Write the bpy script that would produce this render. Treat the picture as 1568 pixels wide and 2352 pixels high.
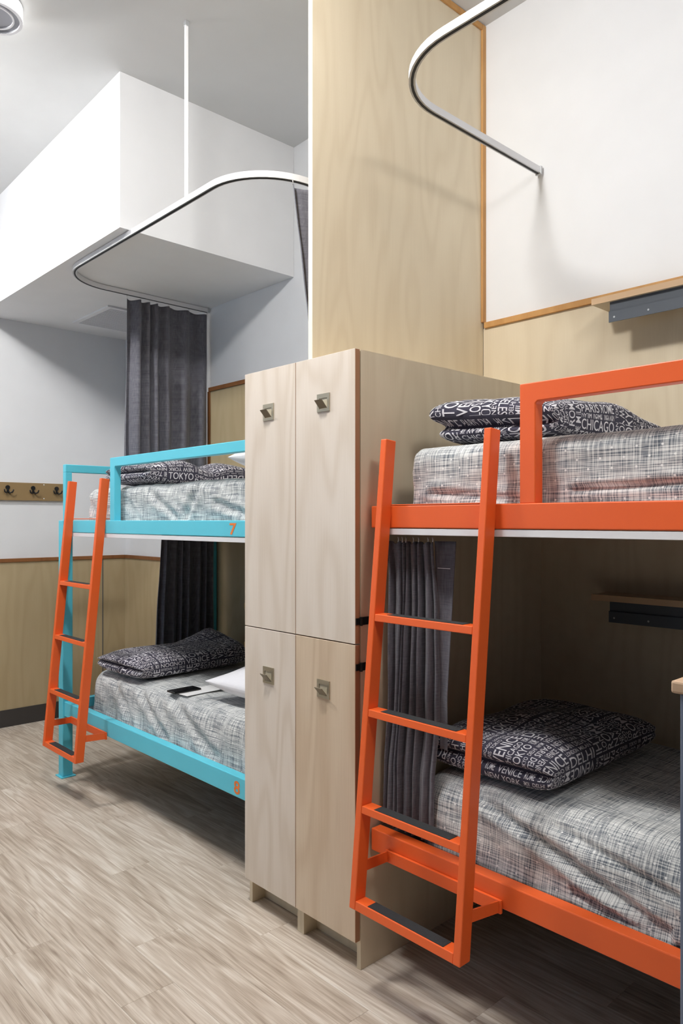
import bpy, bmesh, math, random
import numpy as np
from mathutils import Vector, Matrix, noise as mnoise

for o in list(bpy.data.objects):
    bpy.data.objects.remove(o, do_unlink=True)
random.seed(7)
SC = bpy.context.scene
COL = SC.collection
PI = math.pi

# ------------------------------------------------------------------ camera
cam_d = bpy.data.cameras.new('camera')
cam = bpy.data.objects.new('camera', cam_d)
COL.objects.link(cam)
cam.location = (0, 0, 1.35)
cam.rotation_euler = (PI / 2, 0, -math.radians(42.93))
cam_d.sensor_fit = 'VERTICAL'
cam_d.sensor_height = 36.0
cam_d.lens = 1713.0 / 2352.0 * 36.0
cam_d.shift_y = 19.4 / 2352.0
cam_d.clip_start = 0.05
SC.camera = cam

# ------------------------------------------------------------------ world, exposure
W = bpy.data.worlds.new('world')
SC.world = W
W.use_nodes = True
W.node_tree.nodes['Background'].inputs[0].default_value = (0.48, 0.70, 1.0, 1)
W.node_tree.nodes['Background'].inputs[1].default_value = 2.2
SC.view_settings.view_transform = 'Standard'
SC.view_settings.look = 'None'
SC.view_settings.gamma = 1.0
SC.view_settings.use_curve_mapping = False
SC.view_settings.exposure = 0.12

# lamp positions (x, y, dome radius, strength); the lamps themselves are built further down
LAMPS = [(0.74, 1.62, 0.14, 195.0), (0.80, -0.70, 0.36, 22.0), (0.50, 3.65, 0.14, 180.0)]
RIM_STRENGTH = 1.6   # glowing rim of the round fitting in view
LAMP_COLOR = (1.0, 0.985, 0.965)

# room numbers (metres)
XB = 2.552      # face of the back wall panelling
YF = 5.06       # face of the far wall
XO = -2.1       # opposite wall
YR = -2.1       # wall behind the camera
def ceil_z(y):
    return 3.48 - 0.036 * y

# ------------------------------------------------------------------ helpers
ORG = {}
def link(name, me, mat=None, parent=None):
    o = bpy.data.objects.new(name, me)
    COL.objects.link(o)
    if mat is not None and len(me.materials) == 0:
        me.materials.append(mat)
    if parent is not None:
        o.parent = parent
    ORG[o] = ORG.get(parent, Vector((0, 0, 0)))
    return o

def thing(name, label, cat, loc, group=None):
    o = bpy.data.objects.new(name, None)
    COL.objects.link(o)
    o.location = loc
    o.empty_display_size = 0.05
    ORG[o] = Vector(loc)
    return tag(o, label, cat, group)

def tag(o, label, cat, group=None):
    o['label'] = label
    o['category'] = cat
    if group:
        o['group'] = group
    return o

def struct(o):
    o['kind'] = 'structure'
    return o

def from_bm(name, bm, mat, parent=None, smooth=False):
    off = ORG.get(parent, Vector((0, 0, 0))) if parent is not None else Vector((0, 0, 0))
    if off.length > 0:
        bmesh.ops.translate(bm, verts=bm.verts, vec=-off)
    me = bpy.data.meshes.new(name)
    bm.to_mesh(me)
    bm.free()
    if smooth:
        for p in me.polygons:
            p.use_smooth = True
    return link(name, me, mat, parent)

def from_np(name, V, F, mat, parent=None, smooth=True, uv=None):
    off = ORG.get(parent, Vector((0, 0, 0))) if parent is not None else Vector((0, 0, 0))
    V = np.asarray(V, float) - np.array(off)
    me = bpy.data.meshes.new(name)
    me.from_pydata(V.tolist(), [], [tuple(int(i) for i in f) for f in F])
    if uv is not None:
        lay = me.uv_layers.new(name='UVMap')
        lay.data.foreach_set('uv', np.asarray(uv, float).ravel())
    if smooth:
        me.polygons.foreach_set('use_smooth', [True] * len(me.polygons))
    me.update()
    return link(name, me, mat, parent)

def box_bm(bm, x0, x1, y0, y1, z0, z1, bev=0.0, seg=2):
    r = bmesh.ops.create_cube(bm, size=1.0)
    vs = r['verts']
    for v in vs:
        v.co = Vector((x0 if v.co.x < 0 else x1, y0 if v.co.y < 0 else y1, z0 if v.co.z < 0 else z1))
    if bev > 0:
        es = list({e for v in vs for e in v.link_edges})
        bmesh.ops.bevel(bm, geom=es, offset=bev, segments=seg, affect='EDGES', profile=0.5)
    return bm

def box(name, x0, x1, y0, y1, z0, z1, mat, parent=None, bev=0.0, seg=2):
    return from_bm(name, box_bm(bmesh.new(), x0, x1, y0, y1, z0, z1, bev, seg), mat, parent)

def prism(name, pts_bottom, pts_top, mat, parent=None, bev=0.0):
    bm = bmesh.new()
    a = [bm.verts.new(p) for p in pts_bottom]
    b = [bm.verts.new(p) for p in pts_top]
    n = len(a)
    bm.faces.new(list(reversed(a)))
    bm.faces.new(b)
    for i in range(n):
        bm.faces.new((a[i], a[(i + 1) % n], b[(i + 1) % n], b[i]))
    bmesh.ops.recalc_face_normals(bm, faces=bm.faces)
    if bev > 0:
        bmesh.ops.bevel(bm, geom=list(bm.edges), offset=bev, segments=2, affect='EDGES', profile=0.5)
    return from_bm(name, bm, mat, parent)

def cyl_bm(bm, p0, p1, r, n=16, r2=None):
    p0, p1 = Vector(p0), Vector(p1)
    d = p1 - p0
    m = Matrix.Translation((p0 + p1) / 2) @ d.to_track_quat('Z', 'Y').to_matrix().to_4x4()
    bmesh.ops.create_cone(bm, cap_ends=True, segments=n, radius1=r, radius2=r if r2 is None else r2, depth=d.length, matrix=m)
    return bm

def tube_bm(bm, pts, r, n=8):
    """round tube along a polyline"""
    pts = [Vector(p) for p in pts]
    rings = []
    up = Vector((0, 0, 1))
    for i, p in enumerate(pts):
        t = (pts[min(i + 1, len(pts) - 1)] - pts[max(i - 1, 0)]).normalized()
        u = t.cross(up)
        if u.length < 1e-3:
            u = t.cross(Vector((1, 0, 0)))
        u.normalize()
        w = u.cross(t)
        rr = r[i] if isinstance(r, (list, tuple)) else r
        rings.append([bm.verts.new(p + (u * math.cos(a) + w * math.sin(a)) * rr) for a in [2 * PI * k / n for k in range(n)]])
    for a, b in zip(rings, rings[1:]):
        for k in range(n):
            bm.faces.new((a[k], a[(k + 1) % n], b[(k + 1) % n], b[k]))
    bm.faces.new(list(reversed(rings[0])))
    bm.faces.new(rings[-1])
    return bm

# ------------------------------------------------------------------ materials
def srgb(r, g, b):
    f = lambda c: (c / 255.0) / 12.92 if c / 255.0 <= 0.04045 else ((c / 255.0 + 0.055) / 1.055) ** 2.4
    return (f(r), f(g), f(b), 1.0)

def new_mat(name):
    m = bpy.data.materials.new(name)
    m.use_nodes = True
    nt = m.node_tree
    b = nt.nodes['Principled BSDF']
    return m, nt, b

class NB:
    """tiny node helper"""
    def __init__(self, nt):
        self.nt = nt
    def n(self, t, **kw):
        nd = self.nt.nodes.new(t)
        for k, v in kw.items():
            setattr(nd, k, v)
        return nd
    def l(self, a, b):
        self.nt.links.new(a, b)
    def val(self, sock, v):
        if hasattr(v, 'is_output'):
            self.l(v, sock)
        else:
            sock.default_value = v
    def math(self, op, a, b=0.0, c=None, clamp=False):
        nd = self.n('ShaderNodeMath', operation=op, use_clamp=clamp)
        self.val(nd.inputs[0], a)
        self.val(nd.inputs[1], b)
        if c is not None:
            self.val(nd.inputs[2], c)
        return nd.outputs[0]
    def mix(self, fac, a, b, blend='MIX'):
        nd = self.n('ShaderNodeMix', data_type='RGBA', blend_type=blend)
        self.val(nd.inputs['Factor'], fac)
        self.val(nd.inputs[6], a)
        self.val(nd.inputs[7], b)
        return nd.outputs[2]
    def noise(self, vec, scale, detail=3.0, rough=0.5, dist=0.0):
        nd = self.n('ShaderNodeTexNoise')
        self.l(vec, nd.inputs['Vector'])
        nd.inputs['Scale'].default_value = scale
        nd.inputs['Detail'].default_value = detail
        nd.inputs['Roughness'].default_value = rough
        nd.inputs['Distortion'].default_value = dist
        return nd.outputs['Fac']
    def ramp(self, fac, stops):
        nd = self.n('ShaderNodeValToRGB')
        cr = nd.color_ramp
        while len(cr.elements) < len(stops):
            cr.elements.new(0.5)
        for e, (p, c) in zip(cr.elements, stops):
            e.position = p
            e.color = c if len(c) == 4 else (*c, 1)
        self.l(fac, nd.inputs[0])
        return nd.outputs[0]
    def remap(self, v, a, b, c=0.0, d=1.0):
        nd = self.n('ShaderNodeMapRange')
        self.val(nd.inputs[0], v)
        for i, x in enumerate((a, b, c, d)):
            nd.inputs[i + 1].default_value = x
        return nd.outputs[0]
    def sep(self, v):
        nd = self.n('ShaderNodeSeparateXYZ')
        self.l(v, nd.inputs[0])
        return nd.outputs
    def comb(self, x, y, z):
        nd = self.n('ShaderNodeCombineXYZ')
        for i, v in enumerate((x, y, z)):
            self.val(nd.inputs[i], v)
        return nd.outputs[0]
    def bump(self, h, strength, dist):
        nd = self.n('ShaderNodeBump')
        nd.inputs['Strength'].default_value = strength
        nd.inputs['Distance'].default_value = dist
        self.l(h, nd.inputs['Height'])
        return nd.outputs[0]

def painted(name, col, rough=0.5, metal=0.0, bump=0.0, spec=0.5):
    m, nt, b = new_mat(name)
    nb = NB(nt)
    tc = nb.n('ShaderNodeTexCoord').outputs['Object']
    f = nb.noise(tc, 6.0, 2.0)
    c2 = tuple(min(1, x * 0.93) for x in col[:3]) + (1,)
    nb.l(nb.mix(f, c2, col), b.inputs['Base Color'])
    b.inputs['Roughness'].default_value = rough
    b.inputs['Metallic'].default_value = metal
    b.inputs['Specular IOR Level'].default_value = spec
    if bump > 0:
        nb.l(nb.bump(nb.noise(tc, 260.0, 3.0), bump, 0.002), b.inputs['Normal'])
    return m

def birch(name, light, dark, contrast=1.0, rough=0.5):
    m, nt, b = new_mat(name)
    nb = NB(nt)
    tc = nb.n('ShaderNodeTexCoord').outputs['Object']
    rnd = nb.n('ShaderNodeObjectInfo').outputs['Random']
    x, y, z = nb.sep(tc)
    w = nb.math('ADD', nb.math('ADD', x, y), nb.math('MULTIPLY', rnd, 37.0))
    flat = nb.comb(w, nb.math('MULTIPLY', rnd, 11.0), nb.math('MULTIPLY', z, 0.16))
    field = nb.noise(flat, 4.2, 2.0, 0.45, 0.2)
    rings = nb.math('SINE', nb.math('MULTIPLY', field, 62.0))
    rings = nb.remap(rings, -1.0, 1.0)
    rings = nb.math('POWER', rings, 1.6)
    fib = nb.noise(nb.comb(w, 0.0, nb.math('MULTIPLY', z, 0.03)), 190.0, 3.0, 0.6)
    patch = nb.noise(nb.comb(w, 3.0, nb.math('MULTIPLY', z, 0.5)), 1.8, 3.0, 0.55)
    fac = nb.math('MULTIPLY', rings, 0.20 * contrast)
    fac = nb.math('ADD', fac, nb.math('MULTIPLY', fib, 0.26 * contrast))
    fac = nb.math('ADD', fac, nb.math('MULTIPLY', patch, 0.75))
    fac = nb.remap(fac, 0.25, 0.95)
    col = nb.mix(fac, light, dark)
    # a rare pin knot
    vo = nb.n('ShaderNodeTexVoronoi', feature='F1')
    nb.l(nb.comb(w, 0.0, nb.math('MULTIPLY', z, 0.55)), vo.inputs['Vector'])
    vo.inputs['Scale'].default_value = 2.3
    kn = nb.remap(vo.outputs['Distance'], 0.010, 0.022, 1.0, 0.0)
    col = nb.mix(nb.math('MULTIPLY', kn, 0.75), col, srgb(120, 92, 60))
    nb.l(col, b.inputs['Base Color'])
    b.inputs['Roughness'].default_value = rough
    b.inputs['Specular IOR Level'].default_value = 0.35
    nb.l(nb.bump(fib, 0.08, 0.001), b.inputs['Normal'])
    return m

def plank_mat():
    m, nt, b = new_mat('grey_oak_vinyl')
    nb = NB(nt)
    tc = nb.n('ShaderNodeTexCoord').outputs['Object']
    rnd = nb.n('ShaderNodeObjectInfo').outputs['Random']
    x, y, z = nb.sep(tc)
    xo = nb.math('ADD', x, nb.math('MULTIPLY', rnd, 53.0))
    yo = nb.math('ADD', y, nb.math('MULTIPLY', rnd, 17.0))
    field = nb.noise(nb.comb(xo, nb.math('MULTIPLY', yo, 0.10), 0.0), 9.0, 3.0, 0.55, 0.5)
    rings = nb.remap(nb.math('SINE', nb.math('MULTIPLY', field, 58.0)), -1, 1)
    streak = nb.noise(nb.comb(xo, nb.math('MULTIPLY', yo, 0.022), 4.0), 150.0, 4.0, 0.7)
    broad = nb.noise(nb.comb(xo, nb.math('MULTIPLY', yo, 0.22), 9.0), 8.0, 3.0, 0.6)
    f = nb.math('ADD', nb.math('MULTIPLY', streak, 0.85), nb.math('MULTIPLY', rings, 0.17))
    f = nb.math('ADD', f, nb.math('MULTIPLY', broad, 0.60))
    f = nb.math('ADD', f, nb.math('MULTIPLY', rnd, 0.10))
    c = nb.ramp(nb.remap(f, 0.50, 1.15), [(0.0, srgb(130, 114, 99)), (0.30, srgb(172, 157, 141)), (0.60, srgb(197, 184, 169)), (1.0, srgb(226, 218, 207))])
    nb.l(c, b.inputs['Base Color'])
    b.inputs['Roughness'].default_value = 0.50
    b.inputs['Specular IOR Level'].default_value = 0.35
    nb.l(nb.bump(streak, 0.15, 0.001), b.inputs['Normal'])
    return m

def sheet_mat(name, tint=(1, 1, 1)):
    m, nt, b = new_mat(name)
    nb = NB(nt)
    uv = nb.n('ShaderNodeUVMap').outputs['UV']
    u, v, _ = nb.sep(uv)
    t1 = nb.noise(nb.comb(u, nb.math('MULTIPLY', v, 0.018), 0.0), 430.0, 2.0, 0.5)
    t2 = nb.noise(nb.comb(nb.math('MULTIPLY', u, 0.018), v, 7.0), 430.0, 2.0, 0.5)
    p1 = nb.noise(nb.comb(u, nb.math('MULTIPLY', v, 0.25), 2.0), 16.0, 2.0, 0.5)
    p2 = nb.noise(nb.comb(nb.math('MULTIPLY', u, 0.25), v, 5.0), 16.0, 2.0, 0.5)
    th1 = nb.math('ADD', 0.385, nb.math('MULTIPLY', p1, 0.20))
    th2 = nb.math('ADD', 0.385, nb.math('MULTIPLY', p2, 0.20))
    l1 = nb.remap(nb.math('SUBTRACT', t1, th1), -0.035, 0.035)
    l2 = nb.remap(nb.math('SUBTRACT', t2, th2), -0.035, 0.035)
    cross = nb.math('MULTIPLY', nb.math('ADD', l1, l2), 0.5)
    light = tuple(a * b_ for a, b_ in zip(srgb(226, 227, 224)[:3], tint)) + (1,)
    dark = tuple(a * b_ for a, b_ in zip(srgb(92, 100, 110)[:3], tint)) + (1,)
    col = nb.mix(cross, dark, light)
    # white woven dots in staggered rows
    P = 0.048
    rowf = nb.math('DIVIDE', v, P * 0.62)
    row = nb.math('FLOOR', rowf)
    par = nb.math('MULTIPLY', nb.math('MODULO', nb.math('ABSOLUTE', row), 2.0), 0.5)
    fu = nb.math('SUBTRACT', nb.math('FRACT', nb.math('ADD', nb.math('DIVIDE', u, P), par)), 0.5)
    fv = nb.math('SUBTRACT', nb.math('FRACT', rowf), 0.5)
    du = nb.math('MULTIPLY', fu, P)
    dv = nb.math('MULTIPLY', fv, P * 0.62)
    r = nb.math('SQRT', nb.math('ADD', nb.math('MULTIPLY', du, du), nb.math('MULTIPLY', dv, dv)))
    dot = nb.remap(r, 0.0022, 0.0034, 1.0, 0.0)
    col = nb.mix(nb.math('MULTIPLY', dot, 0.9), col, srgb(238, 238, 236))
    nb.l(col, b.inputs['Base Color'])
    b.inputs['Roughness'].default_value = 0.9
    b.inputs['Specular IOR Level'].default_value = 0.1
    b.inputs['Sheen Weight'].default_value = 0.15
    nb.l(nb.bump(cross, 0.15, 0.001), b.inputs['Normal'])
    return m

def cloth_mat(name, c1, c2, scale=420.0, rough=0.95, sheen=0.2):
    m, nt, b = new_mat(name)
    nb = NB(nt)
    tc = nb.n('ShaderNodeTexCoord').outputs['Object']
    x, y, z = nb.sep(tc)
    w = nb.math('ADD', x, y)
    a = nb.noise(nb.comb(w, 0.0, nb.math('MULTIPLY', z, 0.06)), scale, 2.0)
    c = nb.noise(nb.comb(nb.math('MULTIPLY', w, 0.06), 1.0, z), scale, 2.0)
    f = nb.remap(nb.math('MULTIPLY', nb.math('ADD', a, c), 0.5), 0.3, 0.7)
    nb.l(nb.mix(f, c1, c2), b.inputs['Base Color'])
    b.inputs['Roughness'].default_value = rough
    b.inputs['Specular IOR Level'].default_value = 0.1
    b.inputs['Sheen Weight'].default_value = sheen
    nb.l(nb.bump(f, 0.15, 0.001), b.inputs['Normal'])
    return m

M = {}
M['wall'] = painted('white_wall_paint', srgb(234, 235, 237), 0.75, bump=0.03, spec=0.25)
M['wall_dark'] = painted('unseen_wall_bounce_cut', srgb(96, 98, 104), 0.7, bump=0.03, spec=0.25)  # dark tone given to the unseen walls to cut light bounced into the bunks
M['ceil'] = painted('ceiling_paint', srgb(218, 219, 219), 0.8, bump=0.02, spec=0.2)
M['birch'] = birch('birch_plywood', srgb(225, 212, 186), srgb(202, 185, 156), 0.75)
M['birch_far_and_shade'] = birch('birch_far_and_bay_shade', srgb(190, 172, 138), srgb(164, 144, 108), 0.6)  # tan far wall plywood, also used to paint shade into the turquoise bay
M['birch_door'] = birch('birch_door_plywood', srgb(234, 224, 213), srgb(208, 193, 175), 1.15)
M['birch_warm'] = birch('birch_warm_door', srgb(224, 206, 182), srgb(196, 172, 144), 1.3)
M['birch_edge'] = painted('birch_ply_edge', srgb(214, 180, 142), 0.6)
M['birch_pale'] = painted('pale_edge_band', srgb(240, 230, 212), 0.6)
M['edge_brown'] = painted('door_edge_brown', srgb(170, 122, 86), 0.6)
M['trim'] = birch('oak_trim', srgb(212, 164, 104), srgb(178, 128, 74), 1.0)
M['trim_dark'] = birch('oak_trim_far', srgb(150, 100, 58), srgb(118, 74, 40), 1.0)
M['plank'] = plank_mat()
M['floor_base'] = painted('floor_underlay', srgb(92, 82, 72), 0.8)
M['base_dark'] = painted('dark_vinyl_baseboard', srgb(62, 58, 56), 0.6)
M['orange'] = painted('orange_powder_coat', srgb(240, 102, 42), 0.42, bump=0.02)
M['blue'] = painted('turquoise_powder_coat', srgb(94, 206, 228), 0.42, bump=0.02)
M['grip'] = painted('black_grip_tape', srgb(42, 44, 46), 0.9, bump=0.5)
M['white_metal'] = painted('white_coated_aluminium', srgb(232, 232, 234), 0.4)
M['alu'] = painted('satin_aluminium', srgb(196, 198, 200), 0.35, metal=0.6)
M['black'] = painted('black_slot', srgb(20, 22, 26), 0.6)
M['black_metal'] = painted('black_hinge_metal', srgb(24, 23, 22), 0.4, metal=0.4)
M['steel_grey'] = painted('dark_grey_steel', srgb(78, 84, 92), 0.45)
M['nickel'] = painted('brushed_nickel', srgb(188, 180, 160), 0.35, metal=0.85)
M['nickel_flap'] = painted('dark_nickel_flap', srgb(128, 120, 104), 0.4, metal=0.7)
M['nickel_dark'] = painted('pull_recess', srgb(206, 196, 172), 0.5, metal=0.3)
M['brass'] = painted('aged_brass', srgb(150, 130, 90), 0.35, metal=0.8)
M['sheet'] = sheet_mat('grey_crosshatch_sheet')
M['curtain'] = cloth_mat('charcoal_linen_curtain', srgb(84, 84, 93), srgb(126, 125, 132))
M['pillow'] = cloth_mat('dark_slate_pillowcase', srgb(56, 54, 67), srgb(76, 74, 88), 600.0, sheen=0.1)
M['letter'] = cloth_mat('white_pillow_print', srgb(205, 203, 208), srgb(228, 226, 230), 600.0, sheen=0.0)
M['white_cloth'] = cloth_mat('white_cotton', srgb(232, 232, 238), srgb(242, 242, 246), 500.0)
M['hookboard'] = painted('tan_board', srgb(150, 124, 84), 0.6)
M['hook'] = painted('black_iron_hook', srgb(22, 20, 20), 0.45)
M['phone'] = painted('black_phone_glass', srgb(10, 11, 12), 0.15)
M['paper'] = painted('white_paper', srgb(236, 236, 236), 0.8)
M['table_top'] = birch('oak_table_edge', srgb(208, 180, 152), srgb(184, 154, 126), 1.0)
M['table_leg'] = painted('blue_grey_table_steel', srgb(112, 124, 146), 0.5)
M['number'] = painted('orange_number_vinyl', srgb(240, 128, 52), 0.5)
M['vent'] = painted('white_grille', srgb(232, 233, 236), 0.6)
M['fixture'] = painted('white_fixture_plastic', srgb(228, 228, 232), 0.4)
M['fixture_grey'] = painted('grey_fixture_face', srgb(150, 152, 160), 0.35)
M['dark_panel'] = painted('grey_painted_door', srgb(120, 112, 104), 0.6)

for i_, L_ in enumerate(LAMPS):
    lm, nt_, b_ = new_mat('lit_lamp_diffuser')
    b_.inputs['Base Color'].default_value = (0.9, 0.9, 0.9, 1)
    b_.inputs['Emission Color'].default_value = (*LAMP_COLOR, 1)
    b_.inputs['Emission Strength'].default_value = L_[3]
    M['lamp%d' % i_] = lm
lm, nt_, b_ = new_mat('glowing_fitting_rim')
b_.inputs['Base Color'].default_value = (0.9, 0.9, 0.9, 1)
b_.inputs['Emission Color'].default_value = (1.0, 0.98, 0.96, 1)
b_.inputs['Emission Strength'].default_value = RIM_STRENGTH
M['rim'] = lm
gm, nt_, b_ = new_mat('window_glass')
nt_.nodes.remove(b_)
tr = nt_.nodes.new('ShaderNodeBsdfTransparent')
gl = nt_.nodes.new('ShaderNodeBsdfGlossy')
gl.inputs['Roughness'].default_value = 0.02
mx = nt_.nodes.new('ShaderNodeMixShader')
mx.inputs[0].default_value = 0.06
nt_.links.new(tr.outputs[0], mx.inputs[1])
nt_.links.new(gl.outputs[0], mx.inputs[2])
nt_.links.new(mx.outputs[0], nt_.nodes['Material Output'].inputs[0])
M['glass'] = gm

# ================================================================== STRUCTURE
def build_floor():
    fl = struct(box('floor', XO, XB + 0.05, YR, YF + 0.05, -0.06, -0.004, M['floor_base']))
    pw, pl = 0.1645, 1.22
    bm = box_bm(bmesh.new(), 0.0002, pw - 0.0002, 0.0002, pl - 0.0002, -0.004, 0.0, 0.0005, 1)
    me = bpy.data.meshes.new('plank')
    bm.to_mesh(me)
    bm.free()
    me.materials.append(M['plank'])
    r = random.Random(3)
    x = 0.961 - pw * 19
    row = 0
    while x < XB - 0.01:
        y = (1.93 - pl * 4) + ((row * 0.41 * pl) % pl if (row - 19) != 0 else 0.0)
        while y > YR:
            y -= pl
        while y < YF:
            if x > XO - pw and x + pw < XB + 0.05 and y + pl > YR:
                # cut at the room's edges so no plank runs through a wall
                y0, y1 = max(y, YR), min(y + pl, YF)
                x0, x1 = max(x, XO), min(x + pw, XB)
                if y1 - y0 > 0.02 and x1 - x0 > 0.01:
                    full = abs((y1 - y0) - pl) < 1e-6 and abs((x1 - x0) - pw) < 1e-6
                    if full:
                        m2 = me
                    else:
                        b2 = box_bm(bmesh.new(), 0.0002, x1 - x0 - 0.0002, 0.0002, y1 - y0 - 0.0002, -0.004, 0.0, 0.0005, 1)
                        m2 = bpy.data.meshes.new('plank_cut')
                        b2.to_mesh(m2)
                        b2.free()
                        m2.materials.append(M['plank'])
                    p = bpy.data.objects.new('plank', m2)
                    COL.objects.link(p)
                    p.parent = fl
                    p.location = (x0, y0, 0)
            y += pl
        x += pw
        row += 1
build_floor()

# ceiling slab, falling gently towards the far wall
struct(prism('ceiling', [(XO - .1, YR - .1, ceil_z(YR - .1)), (XB + .1, YR - .1, ceil_z(YR - .1)), (XB + .1, YF + .15, ceil_z(YF + .15)), (XO - .1, YF + .15, ceil_z(YF + .15))],
             [(XO - .1, YR - .1, 3.75), (XB + .1, YR - .1, 3.75), (XB + .1, YF + .15, 3.75), (XO - .1, YF + .15, 3.75)], M['ceil']))
wb = struct(box('wall_back', XB + 0.008, XB + 0.12, YR - .1, YF + .12, -0.05, 3.62, M['wall']))
wf = struct(box('wall_far', XO - .1, XB + 0.008, YF + 0.008, YF + 0.12, -0.05, 3.62, M['wall']))
# opposite wall with a window opening facing the turquoise bunk
WY0, WY1, WZ0, WZ1 = 2.6, 4.4, 1.05, 2.45
bm = bmesh.new()
for a in ((YR - .1, WY0, -0.05, 3.62), (WY1, YF + .008, -0.05, 3.62), (WY0, WY1, -0.05, WZ0), (WY0, WY1, WZ1, 3.62)):
    box_bm(bm, XO - 0.12, XO, a[0], a[1], a[2], a[3])
struct(from_bm('wall_opposite', bm, M['wall_dark']))
struct(box('wall_near', XO - .1, XB + .12, YR - .12, YR, -0.05, 3.62, M['wall_dark']))
win = bpy.data.objects.new('window_1', None)
COL.objects.link(win)
win.location = (XO - 0.06, (WY0 + WY1) / 2, WZ0)
ORG[win] = Vector(win.location)
win['kind'] = 'structure'
bm = bmesh.new()
for a in ((WY0, WY0 + .05, WZ0, WZ1), (WY1 - .05, WY1, WZ0, WZ1), (WY0 + .05, WY1 - .05, WZ0, WZ0 + .05), (WY0 + .05, WY1 - .05, WZ1 - .05, WZ1), ((WY0 + WY1) / 2 - .025, (WY0 + WY1) / 2 + .025, WZ0 + .05, WZ1 - .05)):
    box_bm(bm, XO - 0.09, XO - 0.03, a[0], a[1], a[2], a[3])
from_bm('window_frame', bm, M['white_metal'], win)
ym = (WY0 + WY1) / 2
box('pane', XO - .064, XO - .060, WY0 + .05, ym - .025, WZ0 + .05, WZ1 - .05, M['glass'], win)
box('pane', XO - .064, XO - .060, ym + .025, WY1 - .05, WZ0 + .05, WZ1 - .05, M['glass'], win)

# wainscot panels on the back wall: high in the two bunk bays, low beyond the turquoise bunk
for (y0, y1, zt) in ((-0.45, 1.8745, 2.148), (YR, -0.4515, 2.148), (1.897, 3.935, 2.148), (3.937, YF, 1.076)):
    box('wainscot_panel', XB, XB + 0.0079, y0, y1, 0.0, zt, M['birch'] if y0 < 1.8 else M['birch_far_and_shade'], wb)  # the turquoise bay's high panel has its shade put in with darker birch
# far wall panels with their seam
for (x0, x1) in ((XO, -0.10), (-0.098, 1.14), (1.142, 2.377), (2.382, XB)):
    box('wainscot_panel', x0, x1, YF, YF + 0.0079, 0.0, 1.076, M['birch_far_and_shade'], wf)
box('panel_joint', 2.377, 2.382, YF - 0.002, YF + 0.0075, 0.115, 1.076, M['steel_grey'], wf)
# trims
struct(box('trim_1', XB - 0.010, XB + 0.0075, -0.45, 1.866, 2.148, 2.172, M['trim'], bev=0.002))
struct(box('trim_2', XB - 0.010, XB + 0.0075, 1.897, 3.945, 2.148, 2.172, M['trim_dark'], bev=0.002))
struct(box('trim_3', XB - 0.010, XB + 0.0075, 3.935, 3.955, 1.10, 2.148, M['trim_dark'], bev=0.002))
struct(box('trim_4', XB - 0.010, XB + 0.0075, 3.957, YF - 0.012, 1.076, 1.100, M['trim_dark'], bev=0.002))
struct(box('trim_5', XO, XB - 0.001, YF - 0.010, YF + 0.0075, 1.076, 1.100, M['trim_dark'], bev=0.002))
struct(box('trim_6', XB - 0.016, XB + 0.0075, 1.8665, 1.8755, 2.173, ceil_z(1.87) - 0.003, M['trim'], bev=0.001))
struct(box('trim_7', 1.70, XB - 0.017, 1.8665, 1.8755, ceil_z(1.87) - 0.026, ceil_z(1.87) - 0.003, M['trim'], bev=0.001))
struct(box('baseboard_far', XO, XB - 0.002, YF - 0.006, YF - 0.0005, 0.0005, 0.112, M['base_dark'], bev=0.001))

# plywood divider standing on the lockers up to the ceiling
pd = struct(box('wall_divider', 1.615, XB - 0.0005, 1.876, 1.8955, 1.8645, ceil_z(1.90) - 0.001, M['birch']))
box('edge_band', 1.6125, 1.6148, 1.876, 1.8955, 1.8645, ceil_z(1.90) - 0.001, M['birch_pale'], pd)

# dropped soffit over the far end
sf = struct(prism('soffit', [(1.553, 3.13, 2.667), (XB + .007, 3.13, 2.667), (XB + .007, YF + .007, 2.667), (1.553, YF + .007, 2.667)],
                  [(1.553, 3.13, ceil_z(3.13) + .01), (XB + .007, 3.13, ceil_z(3.13) + .01), (XB + .007, YF + .007, ceil_z(YF) + .01), (1.553, YF + .007, ceil_z(YF) + .01)], M['wall']))

# ================================================================== LAMPS (above the frame)
def ceiling_lamp(x, y, rad, label, mat):
    z = ceil_z(y)
    t = thing('ceiling_lamp', label, 'lamp', (x, y, z), 'flush ceiling lamps')
    from_bm('base_plate', cyl_bm(bmesh.new(), (x, y, z - 0.07), (x, y, z - 0.001), rad + 0.004, 48), M['fixture'], t)
    bm = bmesh.new()
    bmesh.ops.create_uvsphere(bm, u_segments=32, v_segments=16, radius=rad)
    for v in bm.verts:
        v.co.z = min(v.co.z, 0.0) * 0.8
        v.co += Vector((x, y, z - 0.0705))
    bmesh.ops.remove_doubles(bm, verts=bm.verts, dist=1e-5)
    from_bm('diffuser', bm, mat, t, True)
ceiling_lamp(*LAMPS[0][:3], 'lit round ceiling lamp over the lockers, above the top of the frame', M['lamp0'])
ceiling_lamp(*LAMPS[1][:3], 'lit round ceiling lamp near the orange bunk, above the top of the frame', M['lamp1'])
ceiling_lamp(*LAMPS[2][:3], 'lit round ceiling lamp in front of the soffit, left of the frame', M['lamp2'])

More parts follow.
